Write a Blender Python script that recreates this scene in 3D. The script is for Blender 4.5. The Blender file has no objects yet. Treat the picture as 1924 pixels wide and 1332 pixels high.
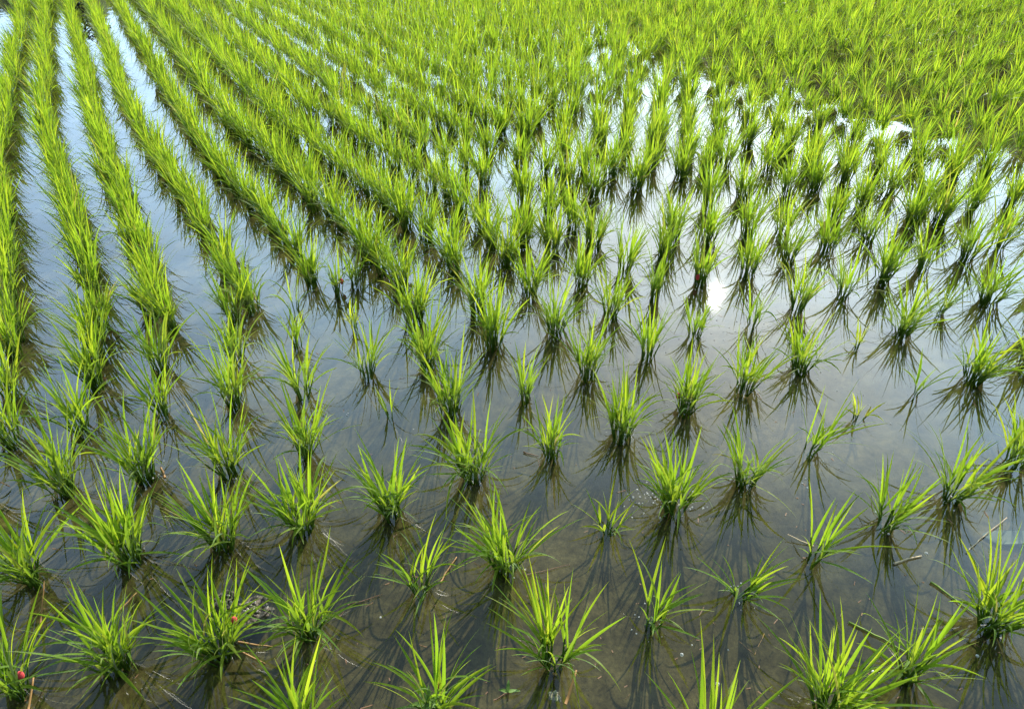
import bpy, bmesh, math, random
import numpy as np

R = math.radians
rng = np.random.default_rng(11)
random.seed(5)
scene = bpy.context.scene
col = scene.collection

# ------------------------------------------------------------------ camera numbers
F, YH, H, CX, CY = 1290.0, -285.0, 1.55, 962.0, 666.0      # focal length (px of a 1924 px wide frame), horizon, eye height
TH = math.atan((CY - YH) / F)                               # downward pitch

def ground(x, y, z=0.0):
    """photo pixel -> point on the plane at height z"""
    u = (np.asarray(x, float) - CX) / F
    v = (np.asarray(y, float) - CY) / F
    dy = math.cos(TH) - v * math.sin(TH)
    dz = -math.sin(TH) - v * math.cos(TH)
    t = (z - H) / dz
    return t * u, t * dy

def pixel(X, Y):
    f = Y * math.cos(TH) + H * math.sin(TH)
    dn = -Y * math.sin(TH) + H * math.cos(TH)
    return CX + F * X / f, CY + F * dn / f

SUN_EL, SUN_AZ = R(30.2), R(19.1)                           # azimuth measured from +Y towards +X
SUN_DIR = (math.sin(SUN_AZ) * math.cos(SUN_EL), math.cos(SUN_AZ) * math.cos(SUN_EL), math.sin(SUN_EL))

# ------------------------------------------------------------------ tagging helpers
def tag(o, label=None, cat=None, group=None, kind=None):
    if label: o['label'] = label
    if cat: o['category'] = cat
    if group: o['group'] = group
    if kind: o['kind'] = kind
    return o

def empty(name, loc):
    o = bpy.data.objects.new(name, None)
    o.empty_display_size = 0.05
    o.location = loc
    col.objects.link(o)
    return o

def link_mesh(name, me, mat, parent=None, loc=None):
    if mat is not None:
        me.materials.append(mat)
    o = bpy.data.objects.new(name, me)
    col.objects.link(o)
    if parent is not None: o.parent = parent
    if loc is not None: o.location = loc
    return o

def mesh_from_quads(name, V, Q, attr=None, smooth=True):
    """V (n,3), Q (m,4) arrays"""
    me = bpy.data.meshes.new(name)
    n, m = len(V), len(Q)
    me.vertices.add(n); me.loops.add(m * 4); me.polygons.add(m)
    me.vertices.foreach_set('co', np.asarray(V, np.float32).ravel())
    me.loops.foreach_set('vertex_index', np.asarray(Q, np.int32).ravel())
    me.polygons.foreach_set('loop_start', np.arange(0, m * 4, 4, dtype=np.int32))
    me.polygons.foreach_set('use_smooth', np.full(m, smooth, dtype=bool))
    if attr is not None:
        a = me.color_attributes.new('leaf', 'FLOAT_COLOR', 'POINT')
        a.data.foreach_set('color', np.asarray(attr, np.float32).ravel())
    me.update(calc_edges=True)
    return me

# ------------------------------------------------------------------ materials
def new_mat(name):
    m = bpy.data.materials.new(name)
    m.use_nodes = True
    nt = m.node_tree
    nt.nodes.clear()
    out = nt.nodes.new('ShaderNodeOutputMaterial')
    return m, nt, out

def N(nt, typ, **kw):
    n = nt.nodes.new(typ)
    for k, v in kw.items():
        if k == 'inp':
            for kk, vv in v.items(): n.inputs[kk].default_value = vv
        else:
            setattr(n, k, v)
    return n

def ramp(nt, stops, fac):
    r = nt.nodes.new('ShaderNodeValToRGB')
    el = r.color_ramp.elements
    while len(el) < len(stops): el.new(0.5)
    for e, (p, c) in zip(el, stops):
        e.position = p
        e.color = (*c, 1)
    nt.links.new(fac, r.inputs[0])
    return r.outputs[0]

def leaf_material():
    m, nt, out = new_mat('rice_leaf')
    L = nt.links.new
    at = N(nt, 'ShaderNodeAttribute', attribute_name='leaf')
    sp = N(nt, 'ShaderNodeSeparateColor'); L(at.outputs['Color'], sp.inputs[0])
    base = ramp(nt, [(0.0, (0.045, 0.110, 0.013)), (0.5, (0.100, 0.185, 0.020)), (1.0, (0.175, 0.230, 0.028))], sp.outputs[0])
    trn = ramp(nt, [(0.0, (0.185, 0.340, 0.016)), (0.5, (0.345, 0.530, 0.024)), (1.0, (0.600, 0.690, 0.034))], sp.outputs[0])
    # older leaves turn straw yellow
    def aged(c, y):
        mx = N(nt, 'ShaderNodeMix', data_type='RGBA')
        mx.inputs[7].default_value = (*y, 1)
        L(sp.outputs[2], mx.inputs[0]); L(c, mx.inputs[6])
        return mx.outputs[2]
    base = aged(base, (0.30, 0.26, 0.07)); trn = aged(trn, (0.52, 0.42, 0.10))
    # fine lengthwise veins across the blade (G = position across)
    d = N(nt, 'ShaderNodeBsdfDiffuse'); L(base, d.inputs[0])
    t = N(nt, 'ShaderNodeBsdfTranslucent'); L(trn, t.inputs[0])
    mx = N(nt, 'ShaderNodeMixShader'); mx.inputs[0].default_value = 0.55
    L(d.outputs[0], mx.inputs[1]); L(t.outputs[0], mx.inputs[2])
    g = N(nt, 'ShaderNodeBsdfGlossy', inp={'Roughness': 0.45, 'Color': (0.5, 0.5, 0.5, 1)})
    fr = N(nt, 'ShaderNodeFresnel', inp={'IOR': 1.35})
    mg = N(nt, 'ShaderNodeMixShader')
    fm = N(nt, 'ShaderNodeMath', operation='MULTIPLY', inp={1: 0.45}); L(fr.outputs[0], fm.inputs[0])
    L(fm.outputs[0], mg.inputs[0]); L(mx.outputs[0], mg.inputs[1]); L(g.outputs[0], mg.inputs[2])
    L(mg.outputs[0], out.inputs[0])
    return m

def simple(name, c1, c2, scale=60.0, rough=0.6, bump=0.0, spec=0.3, transl=0.0):
    m, nt, out = new_mat(name)
    L = nt.links.new
    tc = N(nt, 'ShaderNodeTexCoord')
    nz = N(nt, 'ShaderNodeTexNoise', inp={'Scale': scale, 'Detail': 5.0})
    L(tc.outputs['Object'], nz.inputs['Vector'])
    c = ramp(nt, [(0.3, c1), (0.7, c2)], nz.outputs[0])
    b = N(nt, 'ShaderNodeBsdfPrincipled', inp={'Roughness': rough, 'Specular IOR Level': spec})
    L(c, b.inputs['Base Color'])
    if bump:
        bp = N(nt, 'ShaderNodeBump', inp={'Strength': bump, 'Distance': 0.01})
        L(nz.outputs[0], bp.inputs['Height']); L(bp.outputs[0], b.inputs['Normal'])
    if transl:
        t = N(nt, 'ShaderNodeBsdfTranslucent'); L(c, t.inputs[0])
        mx = N(nt, 'ShaderNodeMixShader'); mx.inputs[0].default_value = transl
        L(b.outputs[0], mx.inputs[1]); L(t.outputs[0], mx.inputs[2]); L(mx.outputs[0], out.inputs[0])
    else:
        L(b.outputs[0], out.inputs[0])
    return m

def water_material():
    m, nt, out = new_mat('paddy_water')
    L = nt.links.new
    geo = N(nt, 'ShaderNodeNewGeometry')
    n1 = N(nt, 'ShaderNodeTexNoise', inp={'Scale': 5.0, 'Detail': 3.0, 'Roughness': 0.5})
    n2 = N(nt, 'ShaderNodeTexNoise', inp={'Scale': 34.0, 'Detail': 1.0})
    L(geo.outputs['Position'], n1.inputs['Vector']); L(geo.outputs['Position'], n2.inputs['Vector'])
    b1 = N(nt, 'ShaderNodeBump', inp={'Strength': 0.07, 'Distance': 0.010})
    b2 = N(nt, 'ShaderNodeBump', inp={'Strength': 0.04, 'Distance': 0.001})
    L(n1.outputs[0], b1.inputs['Height']); L(n2.outputs[0], b2.inputs['Height']); L(b1.outputs[0], b2.inputs['Normal'])
    lw = N(nt, 'ShaderNodeLayerWeight', inp={'Blend': 0.5}); L(b2.outputs[0], lw.inputs['Normal'])   # facing = 1 - cos, the same from both sides
    pw = N(nt, 'ShaderNodeMath', operation='POWER', inp={1: 4.0}); L(lw.outputs['Facing'], pw.inputs[0])
    fr = N(nt, 'ShaderNodeMath', operation='MULTIPLY_ADD', inp={1: 0.93, 2: 0.07}); L(pw.outputs[0], fr.inputs[0])
    g = N(nt, 'ShaderNodeBsdfGlossy', inp={'Roughness': 0.015}); L(b2.outputs[0], g.inputs['Normal'])
    t = N(nt, 'ShaderNodeBsdfTransparent', inp={'Color': (0.84, 0.87, 0.79, 1)})
    mx = N(nt, 'ShaderNodeMixShader')
    L(fr.outputs[0], mx.inputs[0]); L(t.outputs[0], mx.inputs[1]); L(g.outputs[0], mx.inputs[2])
    L(mx.outputs[0], out.inputs[0])
    return m

def mud_material():
    m, nt, out = new_mat('paddy_mud')
    L = nt.links.new
    geo = N(nt, 'ShaderNodeNewGeometry')
    big = N(nt, 'ShaderNodeTexNoise', inp={'Scale': 1.3, 'Detail': 6.0, 'Roughness': 0.55})
    mid = N(nt, 'ShaderNodeTexNoise', inp={'Scale': 17.0, 'Detail': 8.0, 'Roughness': 0.72})
    fine = N(nt, 'ShaderNodeTexNoise', inp={'Scale': 85.0, 'Detail': 9.0, 'Roughness': 0.85})
    for n in (big, mid, fine): L(geo.outputs['Position'], n.inputs['Vector'])
    c1 = ramp(nt, [(0.30, (0.044, 0.034, 0.014)), (0.55, (0.115, 0.090, 0.040)), (0.75, (0.190, 0.150, 0.070))], mid.outputs[0])
    c2 = ramp(nt, [(0.35, (0.55, 0.60, 0.60)), (0.65, (1.0, 1.0, 1.0))], big.outputs[0])
    c3 = ramp(nt, [(0.32, (0.45, 0.44, 0.42)), (0.50, (1.0, 1.0, 1.0)), (0.66, (1.35, 1.30, 1.20))], fine.outputs[0])
    a = N(nt, 'ShaderNodeMix', data_type='RGBA', blend_type='MULTIPLY'); a.inputs[0].default_value = 1
    L(c1, a.inputs[6]); L(c2, a.inputs[7])
    b = N(nt, 'ShaderNodeMix', data_type='RGBA', blend_type='MULTIPLY'); b.inputs[0].default_value = 1
    L(a.outputs[2], b.inputs[6]); L(c3, b.inputs[7])
    bs = N(nt, 'ShaderNodeBsdfDiffuse'); L(b.outputs[2], bs.inputs[0])
    bp = N(nt, 'ShaderNodeBump', inp={'Strength': 0.45, 'Distance': 0.004})
    L(fine.outputs[0], bp.inputs['Height']); L(bp.outputs[0], bs.inputs['Normal'])
    L(bs.outputs[0], out.inputs[0])
    return m

MLEAF = leaf_material()
MWATER = water_material()
MMUD = mud_material()
MSTALK = simple('rice_stalk', (0.08, 0.17, 0.02), (0.15, 0.25, 0.03), 30, 0.8, spec=0.08, transl=0.3)
MSTRAW = simple('dry_straw', (0.22, 0.11, 0.035), (0.34, 0.19, 0.065), 40, 0.6)
MSTRAWP = simple('bleached_straw', (0.42, 0.30, 0.16), (0.60, 0.48, 0.30), 40, 0.6)
MTWIG = simple('brown_twig', (0.12, 0.06, 0.03), (0.22, 0.12, 0.06), 40, 0.6)
MGREEN = simple('fallen_stalk', (0.12, 0.22, 0.03), (0.26, 0.34, 0.05), 25, 0.5)
MEGG = simple('egg_pink', (0.85, 0.09, 0.10), (0.90, 0.20, 0.20), 300, 0.45, transl=0.45)
MCLOD = simple('mud_clod', (0.03, 0.025, 0.018), (0.16, 0.125, 0.085), 70, 0.75, bump=0.8)
MPALE = simple('pale_clod', (0.20, 0.16, 0.12), (0.50, 0.44, 0.38), 90, 0.7, bump=0.6)
MWEED = simple('weed_leaf', (0.10, 0.22, 0.04), (0.26, 0.40, 0.09), 60, 0.5, transl=0.4)
MDARK = simple('dark_weed', (0.012, 0.016, 0.014), (0.035, 0.042, 0.035), 60, 0.5)
MSCRAP = simple('pale_scrap', (0.04, 0.055, 0.035), (0.09, 0.11, 0.075), 25, 0.6)

def foam_material():
    m, nt, out = new_mat('foam')
    b = N(nt, 'ShaderNodeBsdfPrincipled', inp={'Base Color': (0.72, 0.72, 0.70, 1), 'Roughness': 0.12, 'Specular IOR Level': 0.5})
    t = N(nt, 'ShaderNodeBsdfTransparent')
    mx = N(nt, 'ShaderNodeMixShader'); mx.inputs[0].default_value = 0.45
    nt.links.new(t.outputs[0], mx.inputs[1]); nt.links.new(b.outputs[0], mx.inputs[2]); nt.links.new(mx.outputs[0], out.inputs[0])
    return m
MFOAM = foam_material()

# ------------------------------------------------------------------ rice tufts
def blades(p0, d0, length, width, droop, twist, tint, age, nseg, fold):
    """arrays over leaves -> V, Q, attr.  p0 root, d0 unit start direction, droop = angle (rad) bent towards the ground over the blade"""
    n = len(p0)
    k = nseg + 1
    s = np.linspace(0, 1, k)
    up = np.array([0, 0, 1.0])
    horiz = d0.copy(); horiz[:, 2] = 0
    hn = np.linalg.norm(horiz, axis=1, keepdims=True)
    rnd = rng.normal(size=(n, 3)); rnd[:, 2] = 0
    horiz = np.where(hn > 0.05, horiz / np.maximum(hn, 1e-6), rnd / np.linalg.norm(rnd, axis=1, keepdims=True))
    elev0 = np.arctan2(d0[:, 2], np.maximum(np.linalg.norm(d0[:, :2], axis=1), 1e-6))
    elev = elev0[:, None] - droop[:, None] * (s[None, :] ** 1.5)
    seg = np.stack([np.cos(elev)[..., None] * horiz[:, None, :]], 0)[0] + np.sin(elev)[..., None] * up
    sw = rng.normal(0, 0.10, n)                                    # sideways sweep
    sidev = np.cross(horiz, up)
    seg = seg + sidev[:, None, :] * (sw[:, None] * s[None, :])[..., None]
    seg /= np.linalg.norm(seg, axis=2, keepdims=True)
    step = length[:, None, None] / nseg
    P = np.empty((n, k, 3)); P[:, 0] = p0
    P[:, 1:] = p0[:, None, :] + np.cumsum((seg[:, :-1] + seg[:, 1:]) * 0.5 * step, axis=1)
    side = np.cross(seg, up); side /= np.maximum(np.linalg.norm(side, axis=2, keepdims=True), 1e-6)
    nor = np.cross(side, seg)
    tw = twist[:, None] * (0.6 + 0.8 * s[None, :])
    side2 = side * np.cos(tw)[..., None] + nor * np.sin(tw)[..., None]
    nor2 = nor * np.cos(tw)[..., None] - side * np.sin(tw)[..., None]
    prof = np.clip(0.55 + 2.2 * s, 0, 1) * np.clip(1 - s ** 2.6, 0, 1) ** 0.9
    prof[-1] = 0.03
    w = 0.5 * width[:, None] * prof[None, :]
    if fold:
        A = P - side2 * w[..., None] + nor2 * (0.28 * w)[..., None]
        C = P + side2 * w[..., None] + nor2 * (0.28 * w)[..., None]
        rings = np.stack([A, P, C], 2); c = 3
    else:
        rings = np.stack([P - side2 * w[..., None], P + side2 * w[..., None]], 2); c = 2
    V = rings.reshape(-1, 3)
    base = (np.arange(n) * k * c)[:, None, None]
    i = np.arange(nseg)[None, :, None] * c
    j = np.arange(c - 1)[None, None, :]
    a = base + i + j
    Q = np.stack([a, a + 1, a + 1 + c, a + c], -1).reshape(-1, 4)
    col4 = np.zeros((n, k, c, 4)); col4[..., 3] = 1
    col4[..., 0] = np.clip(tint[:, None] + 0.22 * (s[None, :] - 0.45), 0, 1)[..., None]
    col4[..., 1] = s[None, :, None]
    tipage = np.clip(age[:, None] + np.clip((s[None, :] - 0.86) * 4, 0, 1) * (rng.random(n) < 0.30)[:, None] * 0.8, 0, 1)
    col4[..., 2] = tipage[..., None]
    return V, Q, col4.reshape(-1, 4)

def tuft_params(nl, h, spread, lean=(0, 0), young=0.0, wscale=1.0):
    """leaf and stalk parameters of one tuft standing at the origin"""
    nt_ = max(1, int(round(nl / 3.0)))
    r0 = 0.007 + 0.0052 * math.sqrt(nt_)
    ang = rng.random(nt_) * 2 * np.pi
    rad = r0 * np.sqrt(rng.random(nt_))
    base = np.stack([rad * np.cos(ang), rad * np.sin(ang), np.zeros(nt_)], 1)
    tilt = np.abs(rng.normal(0.0, 0.10, nt_)) + spread * 0.34 * (rad / r0) * rng.uniform(0.5, 1.2, nt_)
    ang2 = ang + rng.normal(0, 0.5, nt_)
    d = np.stack([np.sin(tilt) * np.cos(ang2) + lean[0], np.sin(tilt) * np.sin(ang2) + lean[1], np.cos(tilt)], 1)
    d /= np.linalg.norm(d, axis=1, keepdims=True)
    sl = h * rng.uniform(0.10, 0.28, nt_)
    st = (base, d, sl)
    per = np.full(nt_, 3)
    extra = nl - per.sum()
    for q in range(abs(int(extra))):
        per[rng.integers(nt_)] += 1 if extra > 0 else -1
    per = np.clip(per, 1, 5)
    p0, d0, ln, wd, dr = [], [], [], [], []
    for t in range(nt_):
        phi = rng.random() * 2 * np.pi
        for q in range(per[t]):
            fr = (q + 1) / per[t]
            p0.append(base[t] + d[t] * sl[t] * (0.25 + 0.75 * fr) * 0.97)
            top = fr > 0.99
            a = rng.uniform(0.02, 0.20) if top else rng.uniform(0.14, 0.50) * (0.55 + 0.55 * spread)
            ph = phi + q * np.pi + rng.normal(0, 0.35)
            # deflect stalk direction by angle a towards azimuth ph
            ref = np.cross(d[t], [0.3, 0.1, 1.0]); ref = np.cross(d[t], [1.0, 0.2, 0.1]) if np.linalg.norm(ref) < 0.3 else ref
            ref /= np.linalg.norm(ref)
            e1 = np.array([math.cos(ph), math.sin(ph), 0]); e1 -= d[t] * e1.dot(d[t]); e1 /= np.linalg.norm(e1)
            dd = d[t] * math.cos(a) + e1 * math.sin(a)
            d0.append(dd)
            ln.append(h * (rng.uniform(0.60, 0.92) if top else rng.uniform(0.36, 0.98) * (0.75 + 0.25 * fr)))
            wd.append(rng.uniform(0.0052, 0.0095) * wscale)
            u = rng.random()
            dr.append(rng.uniform(0.05, 0.52) if top else (rng.uniform(0.22, 1.0) if u < 0.82 else rng.uniform(1.0, 1.9)))
    n = len(p0)
    tint = np.clip(rng.normal(0.52 + young, 0.20, n), 0, 1)
    age = (rng.random(n) < 0.018) * rng.uniform(0.5, 1.0, n)
    return st, (np.array(p0), np.array(d0), np.array(ln), np.array(wd), np.array(dr), rng.normal(0, 0.45, n), tint, age)

def stalk_mesh(st):
    base, d, sl = st
    n = len(base); K = 5
    V = []; Q = []
    for i in range(n):
        r = rng.uniform(0.0018, 0.0030)
        up = np.array([0, 0, 1.0]); s1 = np.cross(d[i], [0, 1.0, 0.2]); s1 /= np.linalg.norm(s1); s2 = np.cross(d[i], s1)
        b0 = len(V)
        for (tt, rr) in ((-0.035 / max(d[i][2], 0.3), r * 1.1), (0.3 * sl[i], r), (sl[i], r * 0.6)):
            c = base[i] + d[i] * tt
            for q in range(K):
                V.append(c + rr * (s1 * math.cos(q * 2 * math.pi / K) + s2 * math.sin(q * 2 * math.pi / K)))
        for ring in range(2):
            for q in range(K):
                a = b0 + ring * K + q; b = b0 + ring * K + (q + 1) % K
                Q.append((a, b, b + K, a + K))
    return np.array(V), np.array(Q)

HS, NS = 0.74, 1.62                                         # overall leaf length and leaf count
GROUP = 'rice seedlings planted in the flooded field'

def rice_plant(x, y, nl, h, spread, label, young=0.0, nseg=7, wscale=1.0, lean=(0, 0)):
    h *= HS; nl = int(nl * NS)
    root = empty('rice_plant', (x, y, 0))
    tag(root, label, 'rice plant', GROUP)
    st, lp = tuft_params(nl, h, spread, lean, young, wscale)
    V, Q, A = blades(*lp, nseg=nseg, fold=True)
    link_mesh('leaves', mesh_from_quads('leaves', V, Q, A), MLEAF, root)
    V, Q = stalk_mesh(st)
    link_mesh('stalks', mesh_from_quads('stalks', V, Q), MSTALK, root)
    return root

ORD = ['', 'first', 'second', 'third', 'fourth', 'fifth', 'sixth', 'seventh', 'eighth', 'ninth', 'tenth', 'eleventh', 'twelfth',
       'thirteenth', 'fourteenth', 'fifteenth', 'sixteenth', 'seventeenth', 'eighteenth', 'nineteenth', 'twentieth']

def look(n, h, young):
    if young > 0.4: return 'tiny yellowish' if n < 9 else 'small yellowish'
    if n <= 6: return 'thin two-stemmed'
    if n <= 18: return 'sparse'
    if n <= 32: return 'loose'
    if n <= 44: return 'full'
    return 'bushy'

# near slanting cross rows, front to back: pixel of the base, leaves, height, spread, youngness
CROSS = [
 [(1335,1440,30,.36,1.2),(1556,1330,56,.33,1.15),(1711,1263,34,.30,1.15),(1866,1172,52,.33,1.1)],
 [(560,1390,40,.35,1.0),(820,1328,27,.33,.8),(1040,1240,38,.34,.95),(1222,1168,17,.27,1.15),(1390,1115,17,.26,1.1),(1530,1050,14,.30,1.1),(1665,985,30,.30,1.0),(1790,930,38,.33,1.0),(1910,868,38,.32,.9)],
 [(28,1290,36,.33,1.0),(215,1245,52,.34,1.1),(408,1220,56,.33,1.05),(580,1180,44,.33,1.1),(790,1105,19,.29,1.15),(950,1060,52,.33,1.0),(1140,998,13,.20,1.1,.3),(1265,950,52,.31,.95),(1400,900,38,.32,.95),(1522,845,14,.31,1.0),(1612,785,8,.15,1.0,.6),(1718,738,6,.26,.9),(1830,710,48,.32,1.05),(1930,685,40,.32,1.0)],
 [(60,1080,50,.33,1.0),(240,1045,58,.34,1.05),(420,1020,48,.33,.95),(570,985,50,.32,.95),(735,958,48,.32,.95),(890,890,52,.33,.95),(1035,850,34,.29,.9),(1170,815,54,.32,.8),(1290,765,48,.30,.7),(1400,728,38,.30,.9),(1505,690,42,.31,1.0),(1610,652,7,.16,.8,.6),(1693,623,50,.33,.95),(1765,585,18,.30,1.0),(1858,565,46,.32,1.0)],
 [(118,918,46,.33,.95),(268,893,50,.33,.95),(428,880,44,.32,.85),(571,850,36,.31,.9),(733,780,5,.22,.3),(847,772,42,.33,.9),(985,745,20,.28,1.0),(1105,700,38,.31,.8),(1217,668,26,.27,.55),(1304,630,22,.22,.6),(1412,610,14,.30,.9),(1498,578,30,.32,.75),(1583,553,24,.30,.9),(1658,523,44,.34,.9),(1735,503,30,.31,.9),(1818,485,38,.33,.9),(1875,463,38,.33,.8)],
 [(150,805,34,.31,.95),(306,775,22,.29,.95),(436,755,36,.31,.8),(571,738,26,.30,.85),(690,700,24,.29,1.1),(803,684,52,.33,.95),(928,643,48,.33,.75),(1044,620,46,.32,.85),(1147,590,38,.31,.85),(1227,556,22,.30,.7),(1316,526,34,.31,.5),(1405,513,38,.31,.85),(1480,488,32,.31,.8),(1553,468,40,.32,.85),(1630,450,36,.31,.9)],
 [(301,687,36,.31,.85),(443,670,32,.30,.8),(557,650,14,.26,.7),(663,618,9,.20,.6,.4),(778,600,52,.33,.85),(896,583,46,.33,.75),(994,550,46,.31,.85),(1092,533,34,.30,.75),(1172,508,38,.31,.75),(1247,483,38,.32,.7),(1330,452,40,.31,.7),(1402,440,46,.32,.8),(1468,438,40,.31,.7)],
]
SINGLES = [   # a few near tufts outside the cross rows
 (20,826,38,.31,.85,'full rice tuft at the left edge, standing alone below the leftmost long row'),
 (20,735,38,.31,.85,'full rice tuft at the left edge, second up from the lone one'),
 (443,596,36,.30,.9,'full rice tuft at the near end of the fourth long row, left of two'),
 (472,576,42,.31,.7,'upright full rice tuft ending the fourth long row, right of two'),
 (553,583,7,.27,.6,'thin few-leaved rice tuft alone below the fifth long row'),
 (636,548,20,.30,.75,'loose upright rice tuft on bright water right of the fifth long row'),
 (666,530,16,.27,.6,'sparse rice tuft just behind the loose one right of the fifth long row'),
]
EXTRA = [(994,250),(977,310),(1024,325),(985,380),(1057,297),(1067,347),(1032,400),(1077,428),(1097,318),(1112,365),(1127,270),
 (1147,328),(1174,292),(1197,350),(1222,315),(1242,260),(1294,295),(1280,330),(1264,443),(1362,310),(1332,385),(1395,370),(982,455),
 (1037,468),(1114,460),(1533,355),(1618,390),(1715,418),(1763,415),(1823,395),(1898,385),(1588,340),(1668,360),(1485,272),(1530,295),
 (1583,335),(1603,272),(1648,325),(1723,315),(1480,360),(1440,320),(1785,340),(1850,330)]

LONG = {
1:[(48,0),(44,60),(32,110),(26,160),(18,210),(8,250),(3,300),(6,350),(10,420),(12,485),(18,558),(21,604),(20,665)],
2:[(92,0),(88,60),(88,110),(88,160),(88,210),(92,250),(104,285),(118,335),(130,375),(150,433),(164,510),(174,575),(180,640),(176,712)],
3:[(133,0),(140,60),(158,110),(166,160),(176,210),(186,260),(200,300),(217,340),(250,430),(282,530),(305,585),(318,615)],
4:[(170,0),(183,40),(205,90),(232,185),(258,230),(280,270),(310,320),(362,390),(398,440),(432,505),(455,545)],
5:[(215,0),(235,35),(262,80),(287,120),(325,195),(360,245),(400,300),(440,350),(488,403),(513,433),(541,465),(566,505),(591,538)],
6:[(262,0),(290,40),(318,80),(345,115),(395,185),(432,233),(466,262),(493,282),(513,300),(548,335),(566,353),(588,378),(626,405),(653,435),(681,463),(718,503),(752,535)],
7:[(300,0),(340,40),(385,90),(430,140),(480,195),(536,250),(601,285),(628,307),(686,360),(713,375),(746,402),(776,432),(821,465),(851,508)],
8:[(345,0),(390,40),(440,90),(500,140),(560,200),(601,227),(641,245),(681,270),(713,295),(743,310),(773,332),(808,350),(843,375),(886,405),(948,493)],
}

def resample(X, Y, step):
    d = np.concatenate([[0], np.cumsum(np.hypot(np.diff(X), np.diff(Y)))])
    s = np.arange(0, d[-1] + 1e-6, step)
    return np.interp(s, d, X), np.interp(s, d, Y)

near, taken = [], []       # near: dicts for individually described tufts
ROWNAME = ['frontmost slanting row', 'second slanting row from the front', 'third slanting row from the front', 'fourth slanting row from the front',
           'fifth slanting row from the front', 'sixth slanting row from the front', 'seventh slanting row from the front']
for r, row in enumerate(CROSS):
    for i, p in enumerate(row):
        x, y, n, h, s = p[:5]; yg = p[5] if len(p) > 5 else 0.0
        X, Y = ground(x, y)
        near.append(dict(X=float(X), Y=float(Y), n=n, h=h * (1.14 if r >= 4 and n > 20 else 1.0), s=s * (.90 if r >= 4 else 1.18), yg=yg,
                         label='%s rice tuft, %s from the left in the %s' % (look(n, h, yg), ORD[i + 1], ROWNAME[r])))
for x, y, n, h, s, lab in SINGLES:
    X, Y = ground(x, y); near.append(dict(X=float(X), Y=float(Y), n=n, h=h, s=s, yg=0.0, label=lab))
taken = [(d['X'], d['Y']) for d in near]
def free(X, Y, r):
    return all((X - a) ** 2 + (Y - b) ** 2 > r * r for a, b in taken)

def full_spec():
    n = int(np.clip(rng.normal(50, 7), 28, 66))
    return n, float(np.clip(rng.normal(.372, .022), .31, .43)), float(np.clip(rng.normal(.64, .12), .38, .95))

pool = []                   # everything further back: (X, Y, row tag)
for x, y in EXTRA:
    X, Y = map(float, ground(x, y))
    if free(X, Y, .10):
        pool.append((X, Y, 'field')); taken.append((X, Y))
def extend(X, Y, far):
    k = (far - Y[0]) / (Y[0] - Y[2]) if Y[0] > Y[2] else 0
    return np.concatenate([[X[0] + (X[0] - X[2]) * k], X]), np.concatenate([[far], Y])
curves = {}
for k, pts in LONG.items():
    X, Y = ground(*zip(*pts)); X, Y = extend(X, Y, 13.5)
    X, Y = X[::-1], Y[::-1]
    curves[k] = (X, Y)
    Xs, Ys = resample(X, Y, .172 if k < 8 else .195)
    for a, b in zip(Xs, Ys):
        a += rng.normal(0, .014); b += rng.normal(0, .018)
        if free(a, b, .125):
            pool.append((a, b, k)); taken.append((a, b))
# rows further right: the eighth row shifted sideways, down the same drilling pattern
X8, Y8 = curves[8]
X8, Y8 = np.concatenate([[X8[0] + .62, X8[0] + .32], X8]), np.concatenate([[Y8[0] - 1.75, Y8[0] - .86], Y8])
Xs, Ys = resample(X8, Y8, .21)
ker = np.ones(9) / 9
Xp, Yp = np.pad(Xs, 4, mode='edge'), np.pad(Ys, 4, mode='edge')
Xm, Ym = np.convolve(Xp, ker, 'valid'), np.convolve(Yp, ker, 'valid')
tx, ty = np.gradient(Xm), np.gradient(Ym); q = np.hypot(tx, ty); tx, ty = tx / q, ty / q
for k in range(1, 46):
    off = .297 * k
    for i in range(len(Xs)):
        a = Xs[i] + ty[i] * off + rng.normal(0, .014); b = Ys[i] - tx[i] * off + rng.normal(0, .016)
        if b < 0.75 or b > 13.5 or a > 9.5: continue
        u, v = pixel(a, b)
        inside = 930 < u < 1924 and v > 335 or (u < 930 and v > 400)
        if inside and not (u > 1500 and v < 420): continue
        if v > 1400 and u < 2000: continue
        if rng.random() < .02: continue
        if free(a, b, .15):
            pool.append((a, b, 'field')); taken.append((a, b))
# rows off to the left of the frame
X2, Y2 = curves[1]
for k in range(1, 12):
    Xs, Ys = resample(X2, Y2, .21)
    for a, b in zip(Xs, Ys):
        a = a - .30 * k + rng.normal(0, .014); b = b + rng.normal(0, .016)
        if b < .9 or a < -9.5: continue
        u, v = pixel(a, b)
        if u < -25 and free(a, b, .15):
            pool.append((a, b, 'off')); taken.append((a, b))
for row in CROSS[1:6]:      # slanting rows carried on to the left and right of the frame
    (x1, y1), (x2, y2) = row[0][:2], row[1][:2]
    a, b = map(float, ground(x1, y1)); c, d = map(float, ground(x2, y2))
    for t in range(1, 5):
        P = (a - .225 * t + rng.normal(0, .01), b - (d - b) * .6 * t + rng.normal(0, .01))
        u, v = pixel(*P)
        if u < -40 and P[1] > .62 and free(P[0], P[1], .15): pool.append((P[0], P[1], 'off')); taken.append(P)

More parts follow.
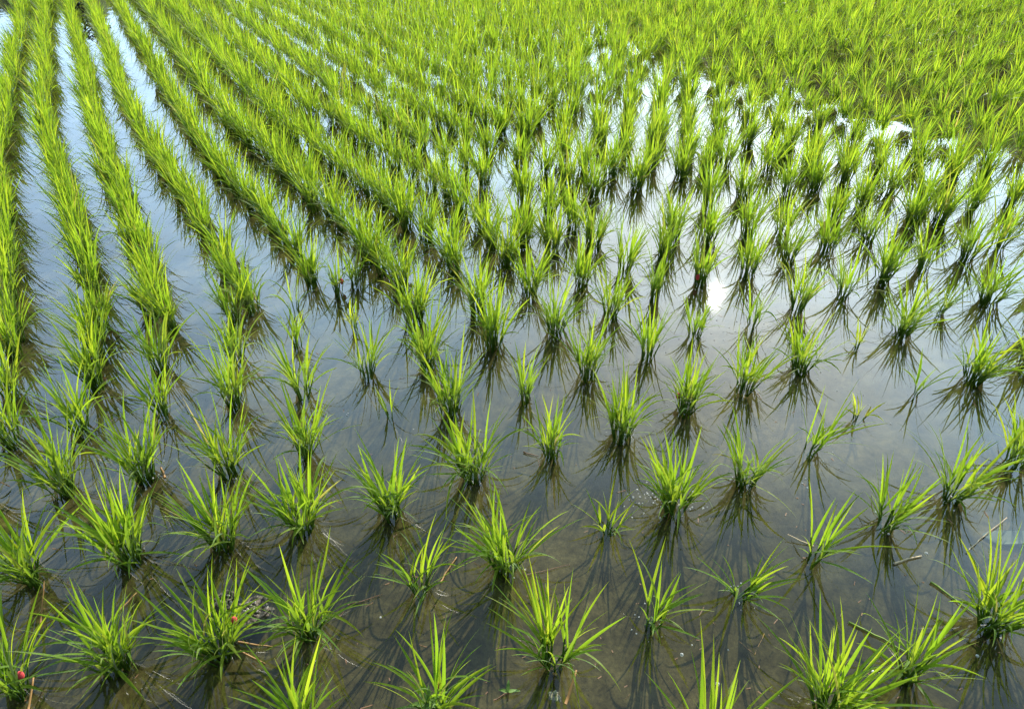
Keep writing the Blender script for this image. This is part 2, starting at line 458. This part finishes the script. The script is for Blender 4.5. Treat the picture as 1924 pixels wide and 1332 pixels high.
# the 300 that show largest are things of their own, the rest one mass
def shown(X, Y):
    u, v = pixel(X, Y); return -20 < u < 1944 and -5 < v < 1440
vis = sorted([p for p in pool if shown(p[0], p[1])], key=lambda p: math.hypot(p[0], p[1]))
n_ind = 300 - len(near)
ind, rest = vis[:n_ind], vis[n_ind:] + [p for p in pool if not shown(p[0], p[1])]
for d in near:
    nseg = 8 if d['Y'] < 1.8 else 6
    rice_plant(d['X'], d['Y'], d['n'], d['h'], d['s'], d['label'], young=d['yg'] * .9, nseg=nseg, wscale=0.93 if d['Y'] < 1.5 else .85)
LROW = ['', 'leftmost', 'second', 'third', 'fourth', 'fifth', 'sixth', 'seventh', 'eighth']
for X, Y, tg in ind:
    n, h, s = full_spec()
    u, v = pixel(X, Y)
    if tg == 'field': h *= .95
    elif tg in (1, 2, 3, 4, 5): s *= .82; h *= .88
    if tg == 'off':
        lab = 'rice tuft cut by the frame edge beside the nearest slanting rows'
    elif tg == 'field':
        side = 'left of the sun glint' if u < 1337 else 'right of the sun glint'
        far_ = 'in open water' if v > 345 else 'where rows close up'
        lab = 'full rice tuft %s, %s behind the slanting rows' % (far_, side)
    else:
        lab = 'rice tuft in the merged near stretch of the %s long row%s' % (LROW[tg], '' if tg == 1 else ' from the left')
    rice_plant(X, Y, n, h, s, lab, nseg=6, wscale=.85)

# the mass of further rows
Vs, Qs, As, off = [], [], [], 0
for X, Y, tg in rest:
    n, h, s = full_spec(); uu = pixel(X, Y)[0]; h *= 1.06 if uu < 1100 else .93
    if uu < 1100: s *= 1.15
    if tg in (1, 2, 3, 4, 5): s *= .72; h *= .80
    d = math.hypot(X, Y)
    st, lp = tuft_params(int(n * NS * (.92 if d < 8 else .75)), h * HS * 1.03, s)
    lp = list(lp); lp[3] = lp[3] * .92
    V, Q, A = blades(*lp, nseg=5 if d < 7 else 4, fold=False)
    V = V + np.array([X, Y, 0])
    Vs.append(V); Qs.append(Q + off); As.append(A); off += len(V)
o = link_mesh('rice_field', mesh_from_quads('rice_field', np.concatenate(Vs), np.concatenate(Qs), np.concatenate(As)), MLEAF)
tag(o, 'dense far rice rows merging into one green mass across the field', 'rice field', kind='stuff')
print('near', len(near), 'individuals', len(ind), 'mass', len(rest))

# ------------------------------------------------------------------ mud bed and water
def sheet(name, xs, ys, zf, mat):
    Xg, Yg = np.meshgrid(xs, ys)
    V = np.stack([Xg, Yg, zf(Xg, Yg)], -1).reshape(-1, 3)
    nx, ny = len(xs), len(ys)
    a = (np.arange(ny - 1)[:, None] * nx + np.arange(nx - 1)[None, :])
    Q = np.stack([a, a + 1, a + 1 + nx, a + nx], -1).reshape(-1, 4)
    return link_mesh(name, mesh_from_quads(name, V, Q), mat)

ph = rng.random((14, 3)) * 6.28
kv = rng.normal(0, 1, (14, 2)) * np.linspace(3, 22, 14)[:, None]
def bedz(X, Y):
    z = np.full(X.shape, -0.036)
    for (p, q, r_), (a, b) in zip(ph, kv):
        z += 0.0035 * np.sin(a * X + b * Y + p) / (1 + 0.12 * math.hypot(a, b))
    return z
fx = np.concatenate([[-250, -80, -30, -14], np.linspace(-9, 9, 260), [14, 30, 80, 250]])
fy = np.concatenate([[-60, -20, -6, -2], np.linspace(-.5, 14, 240), [20, 40, 90, 260]])
bed = sheet('mud_bed', fx, fy, bedz, MMUD); tag(bed, kind='structure')
wat = sheet('water', np.array([-250, -20, 20, 250.]), np.array([-60, -2, 20, 260.]), lambda X, Y: np.zeros_like(X), MWATER); tag(wat, kind='structure')

# wooded hills across the field: outside the picture, they show mirrored in the far water
MHILL = simple('wooded_hill', (0.035, 0.055, 0.012), (0.08, 0.12, 0.025), 0.35, 0.9)
V, Q = [], []
azs = np.linspace(-70, 95, 166)
for i, a in enumerate(azs):
    top = np.interp(a, [-70, -40, -35, 0, 12, 17, 20, 26, 32, 60, 95], [6, 9.0, 8.2, 7.6, 12.0, 13.6, 13.8, 14.6, 15.6, 15, 9])
    top += 0.5 * math.sin(a * 1.7) + 0.35 * math.sin(a * 4.1 + 1) + rng.normal(0, .25)
    d = 90.0
    for dd, zz in ((0, -.3), (2, 2.0), (6, d * math.tan(R(top)) * .82), (14, (d + 14) * math.tan(R(top))), (60, 0)):
        V.append(((d + dd) * math.sin(R(a)), (d + dd) * math.cos(R(a)), zz))
for i in range(len(azs) - 1):
    for j in range(4):
        q = i * 5 + j; Q.append((q, q + 5, q + 6, q + 1))
tag(link_mesh('hills', mesh_from_quads('hills', np.array(V), np.array(Q)), MHILL), kind='structure')

# ------------------------------------------------------------------ things lying about
def tube_mesh(pts, radii, k=7):
    pts = [np.array(p, float) for p in pts]
    V, Q = [], []
    for i, p in enumerate(pts):
        t = (pts[min(i + 1, len(pts) - 1)] - pts[max(i - 1, 0)]); t /= np.linalg.norm(t)
        s1 = np.cross(t, [0.1, 0.2, 1.0]); s1 /= np.linalg.norm(s1); s2 = np.cross(t, s1)
        for q in range(k): V.append(p + radii[i] * (s1 * math.cos(q * 6.2832 / k) + s2 * math.sin(q * 6.2832 / k)))
    for i in range(len(pts) - 1):
        for q in range(k):
            a = i * k + q; b = i * k + (q + 1) % k
            Q.append((a, b, b + k, a + k))
    for e in (0, len(pts) - 1):
        V.append(pts[e]); c = len(V) - 1
        for q in range(k): Q.append((c, e * k + q, e * k + (q + 1) % k, c))
    Q = np.array(Q)
    return V, Q

def poly_mesh(name, V, Fc, smooth=True):
    me = bpy.data.meshes.new(name)
    Fc = [tuple(dict.fromkeys(int(i) for i in f)) for f in Fc]
    me.from_pydata([tuple(map(float, v)) for v in V], [], Fc)
    for p in me.polygons: p.use_smooth = smooth
    me.update(); return me

def stick(name, label, cat, pix, r, mat, z=(0.004, 0.004), wob=0.002):
    """a stalk, straw or twig along photo points, resting on the water"""
    P = [np.array([*map(float, ground(x, y, zz)), zz]) for (x, y), zz in zip(pix, np.linspace(z[0], z[1], len(pix)))]
    c = P[0].copy(); c[2] = 0
    pts = []
    for a, b in zip(P[:-1], P[1:]):
        for t in np.linspace(0, 1, 5)[:-1]:
            q = a + (b - a) * t; q[:2] += rng.normal(0, wob * .4, 2); pts.append(q - c)
    pts.append(P[-1] - c)
    rad = [r * (1 - .5 * i / len(pts)) for i in range(len(pts))]
    V, Q = tube_mesh(pts, rad)
    o = link_mesh(name, poly_mesh(name, V, Q), mat, loc=c)
    return tag(o, label, cat)

SG = None
stick('dead_stalk', 'brown dead stalk standing upright in the water near the lower left edge', 'straw', [(76, 1178), (83, 1091)], .0025, MSTRAW, (.0, .07))
stick('dead_stalk', 'brown dead stalk leaning beside the lowest pink egg cluster at left', 'straw', [(52, 1340), (63, 1270)], .003, MSTRAW, (.0, .03))
stick('dead_stalk', 'short thick orange stalk stub at the foot of a bushy tuft, left side', 'straw', [(309, 897), (302, 878)], .0045, MSTRAW, (.0, .02))
stick('dead_stalk', 'orange dead stalk floating right of the tuft with pink eggs', 'straw', [(450, 1223), (498, 1246)], .0024, MSTRAW)
stick('dead_stalk', 'long thin orange-brown stalk sunk behind the short orange one', 'straw', [(447, 1205), (500, 1214), (545, 1217)], .0025, MSTRAW, (.002, -.005))
stick('dead_stalk', 'thin slanting orange stalk floating between two bushy tufts at lower left', 'straw', [(222, 1148), (258, 1112)], .002, MSTRAW)
stick('dead_stalk', 'orange-brown dead leaf floating between sparse and bushy tufts, lower middle', 'straw', [(828, 1094), (842, 1070), (858, 1046)], .0024, MSTRAW)
stick('twig', 'thin reddish twig floating right of the wide-spread tuft, lower left', 'twig', [(653, 1136), (690, 1126), (718, 1116)], .0015, MTWIG)
stick('twig', 'thin reddish twig floating below the sparse yellowish tuft', 'twig', [(987, 1080), (1030, 1070), (1071, 1060)], .0013, MTWIG)
stick('dead_stalk', 'pale stubby straw sticking up beside the sparse tuft, right side', 'straw', [(1528, 1026), (1480, 1004)], .0022, MSTRAWP, (.0, .015))
stick('dead_stalk', 'long pale straw floating near the right edge', 'straw', [(1816, 1038), (1850, 1005), (1892, 972)], .0016, MSTRAWP, (.003, .010))
stick('dead_stalk', 'short pale straw floating below the loose right-hand tuft', 'straw', [(1680, 1058), (1732, 1044)], .003, MSTRAWP)
stick('dead_stalk', 'thin bent orange straw lying under water, lower right of middle', 'straw', [(1388, 1204), (1419, 1231), (1436, 1190)], .0016, MSTRAW, (-.01, -.01))
stick('dead_stalk', 'brown stalk hanging into the water at right of the full front tuft', 'straw', [(1063, 1322), (1083, 1258)], .0035, MSTRAW, (.0, .03))
stick('fallen_stalk', 'long green fallen stalk floating towards the bushy right-edge tuft', 'fallen stalk', [(1748, 1092), (1800, 1130), (1850, 1168)], .003, MGREEN)
stick('fallen_stalk', 'green fallen stalk lying between the two frontmost right tufts', 'fallen stalk', [(1594, 1168), (1660, 1200), (1708, 1228)], .003, MGREEN)
stick('twig', 'thin brown twig floating by the base of a loose tuft, picture middle', 'twig', [(983, 849), (1012, 857)], .0022, MTWIG)
stick('twig', 'dark thin twig across the bright gap near the top left', 'twig', [(190, 51), (208, 49)], .012, MDARK, (.01, .01))
stick('twig', 'reddish thin twig beside the tiny weed sprout, bottom middle', 'twig', [(928, 1316), (962, 1296)], .0016, MTWIG)

def egg_cluster(label, x, y, z, rx, rz, n):
    X, Y = map(float, ground(x, y, z))
    V, Fc = [], []
    bm = bmesh.new()
    bmesh.ops.create_icosphere(bm, subdivisions=3, radius=1.0)
    for v in bm.verts: v.co = (v.co.x * rx * .82, v.co.y * rx * .82, v.co.z * rz * .9)
    ga = math.pi * (3 - math.sqrt(5))
    for i in range(n):
        zz = 1 - 2 * (i + .5) / n; rr = math.sqrt(1 - zz * zz)
        c = (rr * math.cos(i * ga) * rx * .86, rr * math.sin(i * ga) * rx * .86, zz * rz * .92)
        g = bmesh.ops.create_icosphere(bm, subdivisions=1, radius=.0021 if rx > .008 else .0016)
        for v in g['verts']: v.co = (v.co.x + c[0], v.co.y + c[1], v.co.z + c[2])
    me = bpy.data.meshes.new('snail_egg_cluster'); bm.to_mesh(me); bm.free()
    for p in me.polygons: p.use_smooth = True
    o = link_mesh('snail_egg_cluster', me, MEGG, loc=(X, Y, z))
    tag(o, label, 'egg cluster', 'pink snail egg clusters on the rice stems')
EG = [('bright pink snail egg cluster on the tuft in the lower left corner', 38, 1268, .085, .0070, .0125),
      ('pink snail egg cluster on the right side of a bushy tuft, beside a mud clod', 440, 1165, .100, .0068, .0115),
      ('small pink snail egg cluster on the weedy tuft at the bottom edge', 822, 1286, .035, .006, .010),
      ('red snail egg cluster low on a full tuft below the sun glint', 1274, 744, .04, .0070, .0120),
      ('small red snail egg cluster at the near end of the second long row', 181, 680, .04, .007, .012),
      ('orange-pink egg cluster on the loose tuft right of the fifth long row', 642, 529, .04, .008, .014),
      ('dark pink egg cluster at the base of the sixth long row', 708, 487, .04, .009, .014),
      ('small orange egg cluster on stems just right of the sixth long row', 769, 500, .05, .008, .012),
      ('small red egg cluster on the tuft directly above the sun glint', 1311, 521, .04, .008, .014)]
for lab, x, y, z, rx, rz in EG: egg_cluster(lab, x, y, z, rx, rz, 110)

def clod(label, x, y, sx, sy, sz, mat, name='mud_clod', z=-.012, seed=0, pebbles=0):
    X, Y = map(float, ground(x, y))
    r_ = np.random.default_rng(seed)
    bm = bmesh.new()
    bmesh.ops.create_icosphere(bm, subdivisions=4, radius=1.0)
    w = r_.normal(0, 1, (10, 3)) * np.linspace(1.5, 9, 10)[:, None]; p = r_.random(10) * 6.28
    for v in bm.verts:
        c = np.array(v.co); q = 1 + sum(.17 / (1 + .15 * i) * math.sin(w[i].dot(c) + p[i]) for i in range(10))
        v.co = (c[0] * sx * q, c[1] * sy * q, c[2] * sz * q)
    me = bpy.data.meshes.new(name); bm.to_mesh(me); bm.free()
    for f in me.polygons: f.use_smooth = False
    o = tag(link_mesh(name, me, mat, loc=(X, Y, z)), label, 'mud clod')
    if pebbles:
        bm = bmesh.new()
        for i in range(pebbles):
            g = bmesh.ops.create_icosphere(bm, subdivisions=1, radius=r_.uniform(.0015, .0042))
            a, e = r_.random() * 6.28, r_.uniform(.15, 1.4)
            c = (math.cos(a) * math.cos(e) * sx * 1.02, math.sin(a) * math.cos(e) * sy * 1.02, math.sin(e) * sz * 1.02)
            for v in g['verts']: v.co = (v.co.x + c[0], v.co.y + c[1], v.co.z + c[2])
        me = bpy.data.meshes.new('crumbs'); bm.to_mesh(me); bm.free()
        c_ = link_mesh('crumbs', me, MPALE, o); tag(c_, 'pale crumbs on the dark clod', kind='stuff')
clod('dark crumbly mud clod with pale crumbs between two bushy tufts, lower left', 474, 1148, .040, .034, .026, MCLOD, seed=2, pebbles=70)
clod('dark crumbly mud clod with pale crumbs half hidden behind the tuft with eggs', 425, 1128, .030, .026, .024, MCLOD, seed=7, pebbles=40)
clod('pale lumpy clod in the water at the foot of the full front tuft', 1043, 1302, .012, .011, .008, MPALE, seed=3)
clod('wet brown clod at the bottom edge, right of the weedy tuft', 905, 1340, .028, .012, .008, MCLOD, seed=4)

def weed(label, x, y, leaves, stem_h):
    X, Y = map(float, ground(x, y))
    root = empty('water_weed', (X, Y, 0)); tag(root, label, 'weed')
    V, Q = tube_mesh([(0, 0, -.03), (0.001, 0, stem_h * .6), (0, 0.001, stem_h)], [.0015, .0012, .0008])
    link_mesh('stem', poly_mesh('stem', V, Q), MTWIG, root)
    for az, ln, wd, el in leaves:
        d = np.array([[math.cos(az) * math.cos(el), math.sin(az) * math.cos(el), math.sin(el)]])
        V, Q, A = blades(np.array([[0, 0, stem_h]]), d, np.array([ln]), np.array([wd]), np.array([.7]), np.array([.2]), np.array([.5]), np.array([0.]), 7, True)
        link_mesh('leaf', mesh_from_quads('leaf', V, Q, A), MWEED, root)
weed('tiny three-leaved weed sprout on open water, bottom middle', 954, 1304, [(.1, .030, .009, .15), (3.0, .022, .008, .35), (1.4, .026, .009, .8)], .012)
weed('small broad-leaved weed crowding the foot of the weedy tuft, bottom edge', 808, 1334,
     [(3.3, .05, .013, .3), (2.4, .045, .012, .5), (-.3, .055, .016, .2), (.5, .05, .013, .6), (-1.5, .04, .012, .3), (1.6, .04, .012, .9), (4.0, .05, .012, .1)], .03)

def dark_weed(label, x, y, w, n, seed):
    X, Y = map(float, ground(x, y)); r_ = np.random.default_rng(seed)
    p0 = np.stack([r_.normal(0, w * .35, n), r_.normal(0, w * .5, n), np.full(n, -.01)], 1)
    a = r_.random(n) * 6.28; e = r_.uniform(.1, 1.2, n)
    d = np.stack([np.cos(a) * np.cos(e), np.sin(a) * np.cos(e), np.sin(e)], 1)
    V, Q, A = blades(p0, d, r_.uniform(.08, .20, n), r_.uniform(.014, .034, n), r_.uniform(.2, 1.4, n), r_.normal(0, .5, n), np.full(n, .2), np.zeros(n), 4, True)
    o = link_mesh('dark_weed', mesh_from_quads('dark_weed', V, Q, A), MDARK, loc=(X, Y, 0))
    tag(o, label, 'water weed', 'dark weed clumps between the long rows')
dark_weed('dark leafy weed clump at the top edge between third and fourth long rows', 146, 10, .12, 34, 1)
dark_weed('dark leafy weed clump second from the top edge in the left bright gap', 153, 42, .09, 26, 2)
dark_weed('dark leafy weed clump, lowest of three in the left bright gap', 160, 68, .10, 26, 3)

Xp_, Yp_ = map(float, ground(1895, 1008, -.02))
pts = [(math.cos(t) * .062 * (1 + .16 * math.sin(3 * t)), math.sin(t) * .030 * (1 + .2 * math.cos(2 * t))) for t in np.linspace(0, 6.2832, 25)[:-1]]
bm = bmesh.new()
top = [bm.verts.new((a, b, .004 * math.sin(30 * a))) for a, b in pts]; bot = [bm.verts.new((a, b, -.004)) for a, b in pts]
bm.faces.new(top); bm.faces.new(bot[::-1])
for i in range(24): bm.faces.new((top[i], bot[i], bot[(i + 1) % 24], top[(i + 1) % 24]))
me = bpy.data.meshes.new('sunken_scrap'); bm.to_mesh(me); bm.free()
tag(link_mesh('sunken_scrap', me, MSCRAP, loc=(Xp_, Yp_, -.022)), 'pale greenish flat scrap lying under water at the right edge', 'scrap')

# little bubbles of foam gathered at the stems and adrift; those by the sun glint added for sparkle
bm = bmesh.new()
spots = [(1215,940,16,.05),(1190,950,8,.04),(1315,950,10,.04),(1400,905,8,.04),(1180,815,10,.05),(1035,520,10,.05),(1230,940,8,.03),(1670,985,6,.04),(1790,930,10,.04),
         (1500,905,3,.03),(1560,870,5,.05),(1340,640,16,.12),(1400,625,14,.12),(1380,600,10,.1),(1470,560,8,.05),(1250,640,6,.05),(1560,730,6,.08),(1640,770,5,.07),(880,655,6,.04),(940,645,6,.03),
         (1260,760,5,.03),(1530,295,4,.03),(1700,315,4,.03),(1720,740,4,.05),(950,1062,5,.03),(1240,1170,2,.01),(300,895,4,.03),(700,780,4,.1)]
for x, y, n, sp in spots:
    X, Y = map(float, ground(x, y))
    for i in range(n):
        g = bmesh.ops.create_icosphere(bm, subdivisions=2, radius=float(rng.uniform(.0012, .0036)))
        c = (X + rng.normal(0, sp * .6), Y + rng.normal(0, sp * .8), .0008)
        for v in g['verts']: v.co = (v.co.x + c[0], v.co.y + c[1], v.co.z * .8 + c[2])
for d in near:               # a few bubbles caught round the stems of the nearer tufts
    if d['X'] > -.2 and rng.random() < .4:
        for i in range(int(rng.integers(3, 10))):
            g = bmesh.ops.create_icosphere(bm, subdivisions=1, radius=float(rng.uniform(.0010, .0026)))
            a = rng.random() * 6.28; q = rng.uniform(.02, .055)
            for v in g['verts']: v.co = (v.co.x + d['X'] + q * math.cos(a), v.co.y + d['Y'] + q * math.sin(a), v.co.z * .8 + .0008)
for x, y, r_ in [(1281,1230,.0045),(1348,1285,.005),(1368,1221,.002),(1300,1212,.002),(1740,1040,.005),(1530,845,.003),(1836,1232,.004),(1802,1134,.004),(1550,1325,.004),(1640,1262,.004),(715,1160,.003)]:
    X, Y = map(float, ground(x, y))
    g = bmesh.ops.create_icosphere(bm, subdivisions=2, radius=r_)
    for v in g['verts']: v.co = (v.co.x + X, v.co.y + Y, v.co.z * .9 + .001)
me = bpy.data.meshes.new('foam'); bm.to_mesh(me); bm.free()
for p in me.polygons: p.use_smooth = True
tag(link_mesh('foam', me, MFOAM), 'specks of pale foam bubbles drifting on the water, some added as glint sparkle', 'foam', kind='stuff')

# floating flecks of debris
Vs, Qs, off = [], [], 0
nf = 260
fx_, fy_ = rng.uniform(0, 1924, nf), rng.uniform(560, 1332, nf)
X, Y = ground(fx_, fy_)
ml = rng.exponential(.0035, nf) + .0015; mw = rng.uniform(.0006, .0016, nf); an = rng.random(nf) * 6.28
V = []
for i in range(nf):
    c, s = math.cos(an[i]), math.sin(an[i])
    for a, b in ((-1, -.7), (1, -1), (1.2, 1), (-1, .8)):
        V.append((X[i] + c * a * ml[i] - s * b * mw[i], Y[i] + s * a * ml[i] + c * b * mw[i], .0012))
Q = np.arange(nf * 4).reshape(-1, 4)
tag(link_mesh('debris', mesh_from_quads('debris', V, Q), MTWIG), 'scattered tiny brown flecks floating on the water', 'debris', kind='stuff')

# ------------------------------------------------------------------ sky, sun, camera
w = bpy.data.worlds.new('World'); scene.world = w; w.use_nodes = True
nt = w.node_tree; nt.nodes.clear(); L = nt.links.new
out = nt.nodes.new('ShaderNodeOutputWorld')
bg = N(nt, 'ShaderNodeBackground', inp={'Strength': 0.10})
sky = N(nt, 'ShaderNodeTexSky', sky_type='NISHITA', sun_disc=False, sun_elevation=SUN_EL, sun_rotation=SUN_AZ, air_density=1.0, dust_density=1.0, ozone_density=1.0)
tc = N(nt, 'ShaderNodeTexCoord')
sx = N(nt, 'ShaderNodeSeparateXYZ'); L(tc.outputs['Generated'], sx.inputs[0])
zc = N(nt, 'ShaderNodeMath', operation='MAXIMUM', inp={1: 0.0}); L(sx.outputs['Z'], zc.inputs[0])
za = N(nt, 'ShaderNodeMath', operation='ADD', inp={1: 0.12}); L(zc.outputs[0], za.inputs[0])
px_ = N(nt, 'ShaderNodeMath', operation='DIVIDE'); L(sx.outputs['X'], px_.inputs[0]); L(za.outputs[0], px_.inputs[1])
py_ = N(nt, 'ShaderNodeMath', operation='DIVIDE'); L(sx.outputs['Y'], py_.inputs[0]); L(za.outputs[0], py_.inputs[1])
cv = N(nt, 'ShaderNodeCombineXYZ'); L(px_.outputs[0], cv.inputs[0]); L(py_.outputs[0], cv.inputs[1])
mp = N(nt, 'ShaderNodeMapping'); mp.inputs['Rotation'].default_value = (0, 0, R(-28)); mp.inputs['Scale'].default_value = (0.8, 2.6, 1); L(cv.outputs[0], mp.inputs['Vector'])
cn = N(nt, 'ShaderNodeTexNoise', inp={'Scale': 1.6, 'Detail': 6.0, 'Roughness': 0.52, 'Distortion': 0.4}); L(mp.outputs[0], cn.inputs['Vector'])
cm = N(nt, 'ShaderNodeMapRange', inp={1: 0.32, 2: 0.70, 3: 0.62, 4: 0.95}); L(cn.outputs[0], cm.inputs[0])
# cloud brightness: thin cloud glows towards the sun
dt = N(nt, 'ShaderNodeVectorMath', operation='DOT_PRODUCT'); dt.inputs[1].default_value = SUN_DIR; L(tc.outputs['Generated'], dt.inputs[0])
gl = N(nt, 'ShaderNodeMath', operation='POWER', inp={1: 1.3})
mx0 = N(nt, 'ShaderNodeMath', operation='MAXIMUM', inp={1: 0.0}); L(dt.outputs['Value'], mx0.inputs[0]); L(mx0.outputs[0], gl.inputs[0])
gs = N(nt, 'ShaderNodeMath', operation='MULTIPLY_ADD', inp={1: 43.0, 2: 2.0})
ef = N(nt, 'ShaderNodeMapRange', interpolation_type='SMOOTHSTEP', inp={1: 0.46, 2: 0.84, 3: 1.0, 4: 0.06}); L(sx.outputs['Z'], ef.inputs[0])
ge = N(nt, 'ShaderNodeMath', operation='MULTIPLY'); L(gl.outputs[0], ge.inputs[0]); L(ef.outputs[0], ge.inputs[1]); L(ge.outputs[0], gs.inputs[0])
cc = N(nt, 'ShaderNodeVectorMath', operation='SCALE'); tint = ramp(nt, [(0.35, (0.42, 0.66, 1.0)), (0.75, (0.52, 0.76, 1.0)), (0.93, (0.58, 0.82, 1.0)), (0.998, (0.80, 0.93, 1.0))], dt.outputs['Value']); L(tint, cc.inputs[0]); L(gs.outputs[0], cc.inputs['Scale'])
mixc = N(nt, 'ShaderNodeMix', data_type='RGBA'); L(cm.outputs[0], mixc.inputs[0]); L(sky.outputs[0], mixc.inputs[6]); L(cc.outputs[0], mixc.inputs[7])
L(mixc.outputs[2], bg.inputs[0]); L(bg.outputs[0], out.inputs[0])

sl = bpy.data.lights.new('sun', 'SUN'); sl.energy = 5.0; sl.angle = R(0.53); sl.color = (1.0, 0.95, 0.86)
so = bpy.data.objects.new('sun', sl); col.objects.link(so)
from mathutils import Vector
so.rotation_euler = Vector(SUN_DIR).to_track_quat('Z', 'Y').to_euler()

cam = bpy.data.cameras.new('camera'); cam.sensor_width = 36; cam.sensor_fit = 'HORIZONTAL'; cam.lens = F / 1924 * 36
cam.clip_start = 0.02; cam.clip_end = 2000
co = bpy.data.objects.new('camera', cam); co.location = (0, 0, H); co.rotation_euler = (math.pi / 2 - TH, 0, 0); col.objects.link(co)
scene.camera = co
scene.view_settings.view_transform = 'Standard'
scene.view_settings.look = 'None'
scene.view_settings.exposure = 0.74
scene.view_settings.gamma = 1
scene.render.engine = 'CYCLES'
scene.cycles.max_bounces = 8
scene.cycles.transparent_max_bounces = 16
